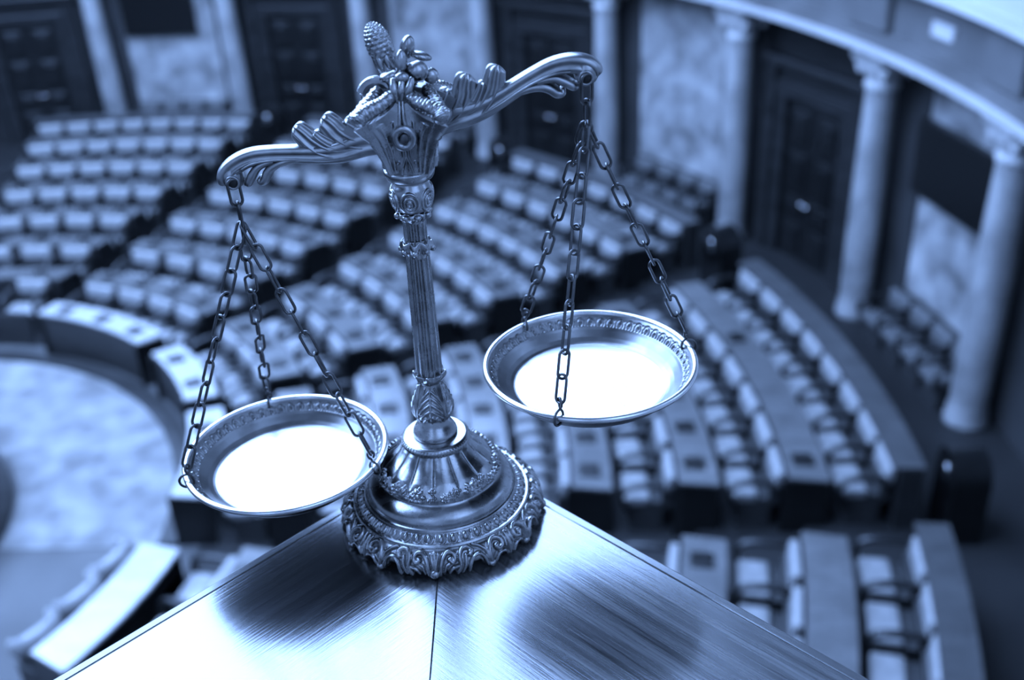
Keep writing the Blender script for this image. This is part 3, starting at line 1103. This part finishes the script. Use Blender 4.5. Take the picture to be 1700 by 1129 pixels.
# --- fluted pillar
def flute(TH, Sv, R):
    n = 12
    ph = np.mod(TH * n / (2 * PI), 1.0) - 0.5
    end = np.clip(Sv / 4, 0, 1) * np.clip((Sv[-1, 0] - Sv) / 4, 0, 1)
    return -1.9 * np.sqrt(np.clip(1 - (ph / 0.36) ** 2, 0, 1)) * end


mb = MB()
mb.add(lathe_data([(10.4, 133.0), (10.5, 140.0), (10.2, 160.0), (9.6, 200.0), (8.9, 246.0)], 336, 60, flute))
mb.add(lathe_data([(8.9, 244.0), (8.8, 250.0), (8.6, 258.0), (8.8, 266.0), (9.4, 274.0)], 336, 30, flute))
mb.build('pillar', M['metal'], scale, S)


# --- neck bulb with oval leaves, ring
def neck_disp(TH, Sv, R):
    n = 6
    ph = (np.mod(TH * n / (2 * PI), 1.0) - 0.5) * 15.0
    D = np.zeros_like(TH)
    for rr in (6.0, 3.6, 1.4):
        d = np.hypot(ph, (Sv - 12.0) * 0.78) - rr
        D = np.maximum(D, 1.4 * np.sqrt(np.clip(1 - (d / 0.95) ** 2, 0, 1)))
    return D * np.clip(Sv / 2, 0, 1) * np.clip((24 - Sv) / 2, 0, 1)


mb = MB()
mb.add(lathe_data(catmull([(9.4, 273.0), (11.5, 275.5), (13.8, 280.0), (14.9, 286.0), (14.4, 291.5), (12.4, 295.5), (12.0, 297.5)], 40), 480, 70, neck_disp))
mb.add(lathe_data(catmull([(11.6, 296.5), (13.5, 297.0), (16.6, 299.2), (18.0, 302.2), (18.2, 304.8), (17.2, 306.0), (16.0, 306.6)], 30), 96))
mb.build('pillar_neck', M['metal'], scale, S)


# --- flared four-sided capital
def cap_shape(nth=400, nv=110):
    th = np.linspace(0, 2 * PI, nth, endpoint=False)
    v = np.linspace(0, 1, nv)
    TH, Vv = np.meshgrid(th, v)
    t = (np.mod(TH + PI / 4, PI / 2) - PI / 4) / (PI / 4)       # -1..1 over one face
    at = np.abs(t)
    rc = np.interp(Vv, [0, .2, .45, .7, 1], [16.6, 17.4, 19.0, 20.0, 17.0])
    rk = np.interp(Vv, [0, .12, .3, .5, .7, .85, 1], [17.0, 19.0, 22.0, 26.0, 30.5, 36.5, 42.0])
    R = rc + (rk - rc) * at ** 2.4
    Z = 305.5 + Vv * (38.5 + 19.0 * (1 - at) ** 1.1)
    X = t * R                                                    # rough face coordinate
    Yv = Vv * 45.0
    a = np.abs(X)
    D = np.zeros_like(R)
    D = np.maximum(D, ridge(at * 20, Yv, [(19.6, 0), (19.8, 45)], 1.6, 1.8))
    D = np.maximum(D, ridge(at * 20, Yv, [(15.0, 2), (15.6, 20), (16.6, 45)], 0.9, 1.3))
    D = np.maximum(D, ridge(at * 20, Yv, [(11.5, 3), (11.0, 16), (12.5, 30), (14.5, 40)], 1.0, 1.7))
    D = np.maximum(D, ridge(a, Yv, [(0.2, 17), (0.3, 12), (3.0, 7), (4.6, 2)], 0.9, 1.9))
    D = np.maximum(D, ridge(a, Yv, [(0, 16), (0, 3)], 0.9, 1.3))
    D = np.maximum(D, ridge(a, Yv, [(4.2, 18), (3.8, 13)], 0.9, 1.5))
    D = np.maximum(D, 1.6 * np.sqrt(np.clip(1 - ((a - 7.2) ** 2 + (Yv - 9) ** 2) / 1.2, 0, 1)))
    D = np.maximum(D, ridge(a, Yv, [(9.0, 25), (8.8, 36)], 0.6, 1.2))
    R = R + D * 1.6
    V = np.stack([R * np.cos(TH), R * np.sin(TH), Z], -1).reshape(-1, 3)
    Fc = []
    for i in range(nv - 1):
        for j in range(nth):
            j2 = (j + 1) % nth
            Fc.append((i * nth + j, i * nth + j2, (i + 1) * nth + j2, (i + 1) * nth + j))
    # close the top towards the hub
    k = len(V)
    V = np.vstack([V, [[0, 0, 366.0]]])
    for j in range(nth):
        Fc.append(((nv - 1) * nth + j, (nv - 1) * nth + (j + 1) % nth, k))
    return V, Fc


mb = MB().add(cap_shape())
# teardrop cartouche with a dark hole on each face
for q in range(4):
    Rz = Matrix.Rotation(q * PI / 2, 4, 'Z')
    sub = MB()
    ring = []
    for t in np.linspace(0, 2 * PI, 40, endpoint=False):
        ring.append((6.2 * math.cos(t), -21.6 - 0.6 * math.sin(t), 334.5 + 6.8 * math.sin(t)))
    sub.add(tube_data(ring, 2.9, 14, closed=True))
    for dx in (-1.4, 1.4):
        sub.add(tube_data(catmull([(dx * 1.6, -22.0, 341.0), (dx, -21.6, 348.0), (dx * 0.8, -19.6, 355.0), (dx * 0.8, -16.0, 362.5)], 14), np.linspace(1.5, 0.9, 14), 8))
    sub.V = [tuple(Rz @ Vector(v)) for v in sub.V]
    mb.add((sub.V, sub.F))
mb.build('capital', M['metal'], scale, S).location.x = 0.0015
for q in range(4):
    Rz = Matrix.Rotation(q * PI / 2, 3, 'Z')
    sub = MB().add(sphere_data((0.6, -20.0, 332.4), 4.3, 1.6, 5.0, 18, 10))
    sub.V = [tuple(Rz @ Vector(v)) for v in sub.V]
    sub.build('boss', M['chain'], scale, S).location.x = 0.0015  # dark metal ball standing for the shade in the cartouche hole

# --- garlands along the gables
for q in range(4):
    Rz = Matrix.Rotation(q * PI / 2, 3, 'Z')
    for s in (-1, 1):
        path = catmull([(s * 4.0, -16.0, 363.5), (s * 12.0, -20.5, 358.0), (s * 20.0, -24.0, 355.0), (s * 27.5, -27.0, 351.5), (s * 32.0, -29.0, 348.5)], 80)
        V, Fc = tube_data(path, np.interp(np.linspace(0, 1, 80), [0, .1, .5, .9, .97, 1], [3.4, 4.6, 5.6, 5.6, 4.4, 2.0]), 24)
        V = np.array(V).reshape(80, 24, 3)
        cen = V.mean(1, keepdims=True)
        ii, jj = np.meshgrid(np.arange(80), np.arange(24), indexing='ij')
        phi = 2 * PI * jj / 24
        row = ii // 5
        bump = 0.95 + 0.12 * np.abs(np.cos(3.0 * phi + row * PI / 2)) * np.sin(PI * (ii % 5 + 0.5) / 5)
        V = (cen + (V - cen) * bump[..., None]).reshape(-1, 3)
        MB().add(([tuple(Rz @ Vector(v)) for v in V], Fc)).build('garland', M['metal'], scale, S).location.x = 0.0015

# ------------------------------------------------------------------ tilting beam
TILT = math.radians(14.3)
PIV = Vector((0, 0, 336.0))
ct, st_ = math.cos(TILT), math.sin(TILT)


def uw(u, d, wv):
    """beam plane (u along, d depth, w up) -> scale frame, tilted about the hub."""
    return Vector((u * ct - wv * st_, d, PIV.z + u * st_ + wv * ct))


def arm_mesh(sg):
    mb = MB()
    # main body
    cl = catmull([(8, -7), (22, -4.5), (34, -3.5), (47, -4.0), (60, -2.5), (72, 0.8), (84, 4.4), (96, 7.6), (108, 9.8), (119, 9.2), (128, 6.0), (134.0, 0.5), (134.5, -4.5)], 110)
    n = len(cl)
    T = np.gradient(cl, axis=0)
    T /= np.linalg.norm(T, axis=1)[:, None]
    N = np.stack([-T[:, 1], T[:, 0]], 1)
    s = np.linspace(0, 1, n)
    hh = np.interp(s, [0, .2, .35, .5, .62, .75, .88, .95, 1], [9.5, 9.0, 7.0, 6.3, 6.2, 6.6, 7.2, 6.4, 3.0])
    dd = np.interp(s, [0, .2, .4, .6, .8, .92, 1], [7.5, 8.0, 7.2, 6.6, 7.8, 7.8, 4.0])
    seg = 40
    ang = np.linspace(0, 2 * PI, seg, endpoint=False)
    V = []
    for i in range(n):
        for t in ang:
            c_, s_ = math.cos(t), math.sin(t)
            sh = abs(s_) ** 0.8 * (1 if s_ > 0 else -1)
            # side grooves: flute at mid height, ribs above and below
            groove = 1 - 0.30 * math.exp(-((s_ - 0.02) / 0.22) ** 2) - 0.16 * math.exp(-((s_ + 0.55) / 0.10) ** 2) - 0.10 * math.exp(-((s_ - 0.5) / 0.08) ** 2)
            if s[i] < 0.08:
                groove = 1
            dpt = dd[i] * (abs(c_) ** 0.75 * (1 if c_ > 0 else -1)) * groove
            h = hh[i] * sh
            p = cl[i] + N[i] * h
            V.append((p[0], dpt, p[1]))
    Fc = []
    for i in range(n - 1):
        for j in range(seg):
            j2 = (j + 1) % seg
            Fc.append((i * seg + j, i * seg + j2, (i + 1) * seg + j2, (i + 1) * seg + j))
    Fc.append(tuple(reversed(range(seg))))
    Fc.append(tuple((n - 1) * seg + j for j in range(seg)))
    mb.add((V, Fc))

    def strand(pts, r0, prof_, sq=(1, 1), m=30):
        p = catmull(pts, m)
        rr = r0 * np.interp(np.linspace(0, 1, m), np.linspace(0, 1, len(prof_)), prof_)
        mb.add(tube_data(p, rr, 14, squash=sq))
    def leaf(pts, hh_, dd_, ridges=4, m=90, d_off=0.0):
        c2 = catmull(pts, m)
        T2 = np.gradient(c2, axis=0)
        T2 /= np.linalg.norm(T2, axis=1)[:, None]
        N2 = np.stack([-T2[:, 1], T2[:, 0]], 1)
        q = np.linspace(0, 1, m)
        rnd = np.sqrt(np.clip(1 - (np.clip(q - 0.80, 0, 1) / 0.2) ** 2, 0.0004, 1))
        h_ = catmull([(x_, 0) for x_ in hh_], m)[:, 0] * rnd
        d_ = catmull([(x_, 0) for x_ in dd_], m)[:, 0] * rnd
        k = 56
        an = np.linspace(0, 2 * PI, k, endpoint=False)
        VV, FF = [], []
        for i in range(m):
            for t in an:
                c_, s_ = math.cos(t), math.sin(t)
                x = abs(s_) ** 0.9 * (1 if s_ > 0 else -1)
                fl_ = 1 - 0.30 * abs(math.sin(ridges * PI * (x + 1) / 2)) ** 0.7 * (1 if abs(x) < 0.98 else 0)
                y = d_[i] * (abs(c_) ** 0.7 * (1 if c_ > 0 else -1)) * (1.25 - 0.45 * fl_) * (0.62 + 0.38 * fl_)
                y = d_[i] * (abs(c_) ** 0.7 * (1 if c_ > 0 else -1)) * (2 - 1 / fl_) * 1.0
                p_ = c2[i] + N2[i] * h_[i] * x
                VV.append((p_[0], y + d_off, p_[1]))
        for i in range(m - 1):
            for j in range(k):
                j2 = (j + 1) % k
                FF.append((i * k + j, i * k + j2, (i + 1) * k + j2, (i + 1) * k + j))
        FF.append(tuple(reversed(range(k))))
        FF.append(tuple((m - 1) * k + j for j in range(k)))
        mb.add((VV, FF))
    # upper leaf tufts: fluted lobes that sweep out of the arm and curl over at the tip
    leaf([(20, -6), (32, -3), (40, 2), (45.5, 8.5), (48.5, 15), (51, 19.5), (53, 22.0)], [4, 7.0, 8.6, 8.8, 8.2, 7.4, 6.6], [6.0, 7.6, 8.0, 7.6, 7.2, 6.8, 6.4], 3)
    leaf([(40, -7), (52, -4), (60, 1), (66, 8), (69.5, 14.5), (72, 19.0), (74, 21.6)], [4, 7.0, 8.4, 8.2, 7.6, 6.8, 6.2], [6.0, 7.6, 8.0, 7.6, 7.0, 6.6, 6.2], 3)
    leaf([(30, -5), (44, -3), (53, 2), (58.5, 8), (61, 12.0), (62.5, 14.5)], [3, 4.8, 5.4, 4.8, 4.2, 3.8], [5.0, 6.8, 7.2, 6.8, 6.2, 5.6], 2)
    leaf([(12, -2), (22, 2), (30, 8), (35, 13), (38, 16.5)], [5, 7, 7, 6, 5], [6.0, 7.6, 7.6, 6.8, 6.2], 2)
    # under-leaf near the tip
    for d0 in (-4.6, 0, 4.6):
        strand([(76, d0, -0.5), (88, d0, 1.0), (97, d0 * 1.05, 0.2), (103, d0 * 1.0, -3.0), (107, d0 * 0.9, -7.5), (110.5, d0 * 0.8, -8.2), (111.5, d0 * 0.7, -5.5)], 2.9, [0.5, 0.9, 1, 1.1, 1.1, 0.9, 0.5])
        strand([(96, d0, 4.0), (107, d0, 3.0), (114, d0, -1.5), (119, d0 * 0.9, -6.0), (122, d0 * 0.8, -6.5)], 3.0, [0.6, 0.9, 1.05, 1, 0.5])
    for d0 in (-7.0, 7.0):                      # raised line along the flank
        strand([(52, d0 * 0.9, -6.5), (68, d0, -3.0), (82, d0, 1.6), (96, d0, 5.0), (110, d0, 6.6), (120, d0, 4.8)], 0.9, [0.5, 1, 1, 1, 0.6])
    # rounded end with eye
    mb.add(sphere_data((129.5, 0, 0.5), 8.6, 7.6, 9.4, 30, 22))
    ring = [(128.6 + 4.3 * math.cos(t), -7.6, -2.0 + 4.3 * math.sin(t)) for t in np.linspace(0, 2 * PI, 32, endpoint=False)]
    mb.add(tube_data(ring, 1.0, 8, closed=True))
    mb.V = [tuple(uw(sg * x, y, z)) for x, y, z in mb.V]
    if sg < 0:
        mb.F = [tuple(reversed(f)) for f in mb.F]
    return mb


beam = empty('beam', (0, 0, 0))
beam.parent = scale
for sg in (-1, 1):
    arm_mesh(sg).build('beam_arm', M['metal_arm'], beam, S)
    e_ = MB().add(sphere_data(uw(sg * 128.6, -7.2, -2.0), 3.7, 2.2, 3.7, 20, 12))
    e_.build('eye_hole', M['gap'], beam, S)  # dark ball painted as the shade inside the eye
# hub slab and curls beside the capital top
mb = MB()
for sg in (-1, 1):
    sp = []
    for t in np.linspace(0, 2.3 * PI, 44):
        rr = 11.0 * (1 - t / (3.4 * PI))
        sp.append(uw(sg * (10.0 + rr * math.cos(PI * 0.15 + t)), 2.0, 24.5 + rr * math.sin(PI * 0.15 + t)))
    mb.add(tube_data([tuple(p) for p in sp], np.linspace(3.4, 2.6, 44), 14, squash=(1.0, 1.3)))
    mb.add(sphere_data(uw(sg * 11.0, 2.0, 22.0), 6.5, 4.5, 6.5, 18, 12))
outl = [(-43, -6), (43, -6), (45, 1), (39, 11.5), (27, 21.5), (16, 25), (-16, 25), (-27, 21.5), (-39, 11.5), (-45, 1)]
no = len(outl)
slab = [tuple(uw(x, -5.5, z)) for x, z in outl] + [tuple(uw(x, 6.5, z)) for x, z in outl]
mb.add((slab, [tuple(range(no)), tuple(reversed(range(no, 2 * no)))] + [(i, i + no, (i + 1) % no + no, (i + 1) % no) for i in range(no)]))
mb.build('beam_hub', M['metal_arm'], beam, S, smooth=False)

# ------------------------------------------------------------------ finial: pinecone, petals, berries
def cone_bump(t, ph):
    k = ph / PI * 15
    row = math.floor(k)
    return 0.075 * abs(math.cos(5.5 * t + row * PI / 2)) * math.sin(PI * (k - row)) + 0.0


Mc = Matrix.Rotation(math.radians(-17), 3, 'Y')
mb = MB().add(sphere_data((-12.6, 8.0, 390.0), 8.6, 8.6, 15.0, 90, 120, Mc, cone_bump))
mb.build('pinecone', M['metal'], scale, S)
mb = MB()
mb.add(tube_data(catmull([(-10.0, 7.5, 379.0), (-6.5, 4.0, 372.0), (-2.0, 0.0, 362.0)], 12), np.linspace(5.0, 6.0, 12), 14))
for t in range(6):                                  # leaf sheath under the cone
    a = 2 * PI * t / 6
    mb.add(sphere_data((-9.4 + 5.6 * math.cos(a), 7.0 + 5.6 * math.sin(a), 378.5), 2.6, 2.6, 8.0, 16, 12, Mc))
mb.build('cone_stem', M['metal'], scale, S)
mb = MB()
# petals and buds of the flower in front of the cone
for (x, y, z, rx, ry, rz, tilt) in ((3.0, -9.0, 381.5, 4.2, 4.4, 9.0, 4), (13.0, -7.0, 375.5, 7.6, 7.0, 7.0, 20), (-6.0, -9.5, 373.5, 6.8, 5.5, 3.6, -16),
                                    (6.5, 5.0, 388.5, 5.0, 5.0, 8.0, 14), (14.5, 6.0, 382.0, 8.0, 5.0, 3.0, 16), (3.5, -15.0, 373.5, 5.0, 3.6, 4.0, 0),
                                    (2.0, -3.0, 370.0, 12.0, 11.0, 7.0, 0), (21.0, 0.0, 370.0, 6.0, 5.0, 5.5, 30)):
    mb.add(sphere_data((x, y, z), rx, ry, rz, 28, 20, Matrix.Rotation(math.radians(tilt), 3, 'Y')))
for x in (-3.2, 3.0, 9.2):
    mb.add(tube_data(catmull([(x * 1.0 + 0.5, -14.5, 373.0), (x * 0.85 + 0.5, -18.0, 368.0), (x * 0.6 + 0.5, -18.6, 362.5), (x * 0.35 + 0.5, -18.0, 357.5)], 14), np.interp(np.linspace(0, 1, 14), [0, .5, 1], [2.2, 3.0, 1.0]), 12))
mb.build('flower_finial', M['metal'], scale, S)

# ------------------------------------------------------------------ pans and chains
PAN_R = 81.0


def make_pan(cx_, cy_, cz, tiltx=0.0, tilty=0.0):
    """shallow dish; rim plane at cz (mm)."""
    def eggs(TH, Sv, R):
        n = 56
        ph = np.mod(TH * n / (2 * PI), 1.0) - 0.5
        v = (Sv - 9.0) / 4.6                      # along the wall from the rim inwards
        arch = np.clip(1 - np.abs(np.sqrt((ph / 0.36) ** 2 + (v / 1.0) ** 2) - 1) / 0.2, 0, 1) * (v < 0.55) * 1.3
        egg = np.sqrt(np.clip(1 - (ph / 0.16) ** 2 - ((v - .05) / 0.5) ** 2, 0, 1)) * 1.5
        dot = np.sqrt(np.clip(1 - ((np.abs(ph) - 0.5) / 0.1) ** 2 - ((v + .75) / 0.22) ** 2, 0, 1)) * 0.7
        return -(np.maximum(np.maximum(arch, egg), dot)) * (np.abs(v) < 1.3)
    Mt = Matrix.Rotation(tilty, 3, 'Y') @ Matrix.Rotation(tiltx, 3, 'X')

    def tr(V):
        return [tuple(Vector((cx_, cy_, cz)) + Mt @ Vector(v)) for v in V]
    root = empty('pan', (0, 0, 0))
    root.parent = scale
    # rolled rim
    ring = [(PAN_R * math.cos(t), PAN_R * math.sin(t), 0) for t in np.linspace(0, 2 * PI, 160, endpoint=False)]
    m1 = MB().add(tube_data(ring, 2.5, 14, closed=True, squash=(1.0, 1.0)))
    m1.V = tr(m1.V)
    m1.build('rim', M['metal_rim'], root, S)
    wallp = [(79.6, 0.8), (77.5, -1.5), (74.4, -5.0), (70.2, -10.0), (65.6, -14.6), (62.4, -17.0), (60.2, -18.0), (58.6, -18.2)]
    m2 = MB().add(lathe_data(wallp, 744, 60, lambda TH, Sv, R: -eggs(TH, Sv, R) * -1.0))
    m2.V = tr(m2.V)
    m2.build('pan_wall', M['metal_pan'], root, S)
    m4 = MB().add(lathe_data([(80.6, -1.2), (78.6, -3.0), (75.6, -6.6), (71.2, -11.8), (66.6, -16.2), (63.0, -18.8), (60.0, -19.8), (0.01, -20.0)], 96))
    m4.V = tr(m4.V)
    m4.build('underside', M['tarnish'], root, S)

    def flowers(TH, Sv, R):
        X, Y = R * np.cos(TH), R * np.sin(TH)
        D = np.zeros_like(R)
        for q in range(9):
            a = 2 * PI * q / 9 + 0.3
            rr = 40.0 if q % 2 else 24.0
            d = np.hypot(X - rr * math.cos(a), Y - rr * math.sin(a))
            an = np.arctan2(Y - rr * math.sin(a), X - rr * math.cos(a))
            D += 0.10 * np.exp(-((d - 4.5 - 0.8 * np.cos(6 * an)) / 0.7) ** 2)
        return D
    m3 = MB().add(lathe_data([(58.6, -18.2), (0.05, -18.2)], 360, 90, flowers))
    m3.V = tr(m3.V)
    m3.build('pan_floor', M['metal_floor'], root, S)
    return root, Mt, Vector((cx_, cy_, cz))


def link_pts(L=16.0, Wd=6.2, n=40):
    """stadium centre line, long axis local z, flat in local xz."""
    pts = []
    h, r = (L - Wd) / 2, Wd / 2
    for i in range(n // 2):
        t = PI * i / (n // 2 - 1)
        pts.append((r * math.cos(t), 0, h + r * math.sin(t)))
    for i in range(n // 2):
        t = PI + PI * i / (n // 2 - 1)
        pts.append((r * math.cos(t), 0, -h + r * math.sin(t)))
    return pts


_lv, _lf = tube_data(link_pts(20.8, 8.2), 1.12, 10, closed=True)
link_mesh = bpy.data.meshes.new('link')
link_mesh.from_pydata([tuple(c_ * S for c_ in v) for v in _lv], [], _lf)
link_mesh.polygons.foreach_set('use_smooth', [True] * len(link_mesh.polygons))
link_mesh.materials.append(M['chain'])


def put_link(parent, p, axis, roll):
    """link centred at p (mm), long axis along 'axis'."""
    o = bpy.data.objects.new('link', link_mesh)
    COL.objects.link(o)
    o.parent = parent
    z = Vector(axis).normalized()
    x = Vector((1, 0, 0)) - z * z.x
    x.normalize()
    y = z.cross(x)
    R3 = Matrix((x, y, z)).transposed() @ Matrix.Rotation(roll, 3, 'Z')
    o.matrix_local = Matrix.Translation(Vector(p) * S) @ R3.to_4x4()
    return o


# pans hang below the eyes; (sign, rim height, rim attach angles, tilt)
for sg, rimz, angs, side, tl in ((1, 141.5, (126.5, 249.5, 12.0), 'right', (0.0, 0.0)), (-1, 66.5, (206.0, 110.0, 338.0), 'left', (0.0, 0.0))):
    eye = uw(sg * 128.6, -3.0, -3.4)
    pan, Mt, pc = make_pan(eye.x, eye.y + 3.0, rimz, *tl)
    node = Vector((eye.x, eye.y + 2.0, eye.z - 37.0))
    hang = empty('chain', (0, 0, 0))
    hang.parent = scale
    hang['label'] = 'two links joining the %s beam eye to the three pan chains' % side
    put_link(hang, (eye.x, eye.y - 4.5, eye.z - 6.0), (0.0, -0.12, 1), 0.5)
    put_link(hang, (eye.x, eye.y - 2.5, eye.z - 24.0), (0.02, -0.1, 1), 2.0)
    node = Vector((eye.x, eye.y - 1.5, eye.z - 31.0))
    for qi, a in enumerate(angs):
        t = math.radians(a + 2.34)
        ch = empty('chain', (0, 0, 0))
        ch.parent = scale
        rim = pc + Mt @ Vector((PAN_R * math.cos(t), PAN_R * math.sin(t), 0))
        rad = Vector((math.cos(t), math.sin(t), 0))
        endp = rim + Vector((0, 0, 13.5)) - rad * 2.0
        d = endp - node
        n = int(round(d.length / 18.4))
        step = d.length / n
        for i in range(n):
            roll = (i % 2) * PI / 2 + 0.45 + 0.5 * qi + 0.25 * math.sin(i * 2.3 + qi)
            put_link(ch, node + d * ((i + 0.5) / n), d, roll)
        # S hook through the rim
        tan = Vector((-math.sin(t), math.cos(t), 0))
        mixv = (rad * 0.75 + tan * 0.66)
        path = []
        for (hx, hz) in ((1.8, 9.0), (2.5, 12.5), (0.2, 15.6), (-2.6, 13.6), (-2.2, 10.2), (0.2, 7.0)):
            path.append(rim + mixv * hx + Vector((0, 0, hz)) - rad * 2.0)
        for (hr, hz) in ((-4.2, 3.0), (-4.8, -1.0), (-3.0, -4.6)):
            path.append(rim + rad * hr + Vector((0, 0, hz)) + tan * 1.0)
        V, Fc = tube_data(catmull([tuple(p) for p in path], 50), 1.05, 8)
        hk = MB().add((V, Fc))
        path = [rim + rad * hr + Vector((0, 0, hz)) + tan * tt for (hr, hz, tt) in ((-1.5, 6.4, -0.5), (2.5, 5.6, -1.6), (5.4, 2.2, -2.2), (5.2, -2.2, -2.0), (2.2, -5.0, -1.0), (-1.8, -5.2, 0.4))]
        V, Fc = tube_data(catmull([tuple(p) for p in path], 36), 1.05, 8)
        hk.add((V, Fc))
        hk.build('hook', M['chain'], ch, S)
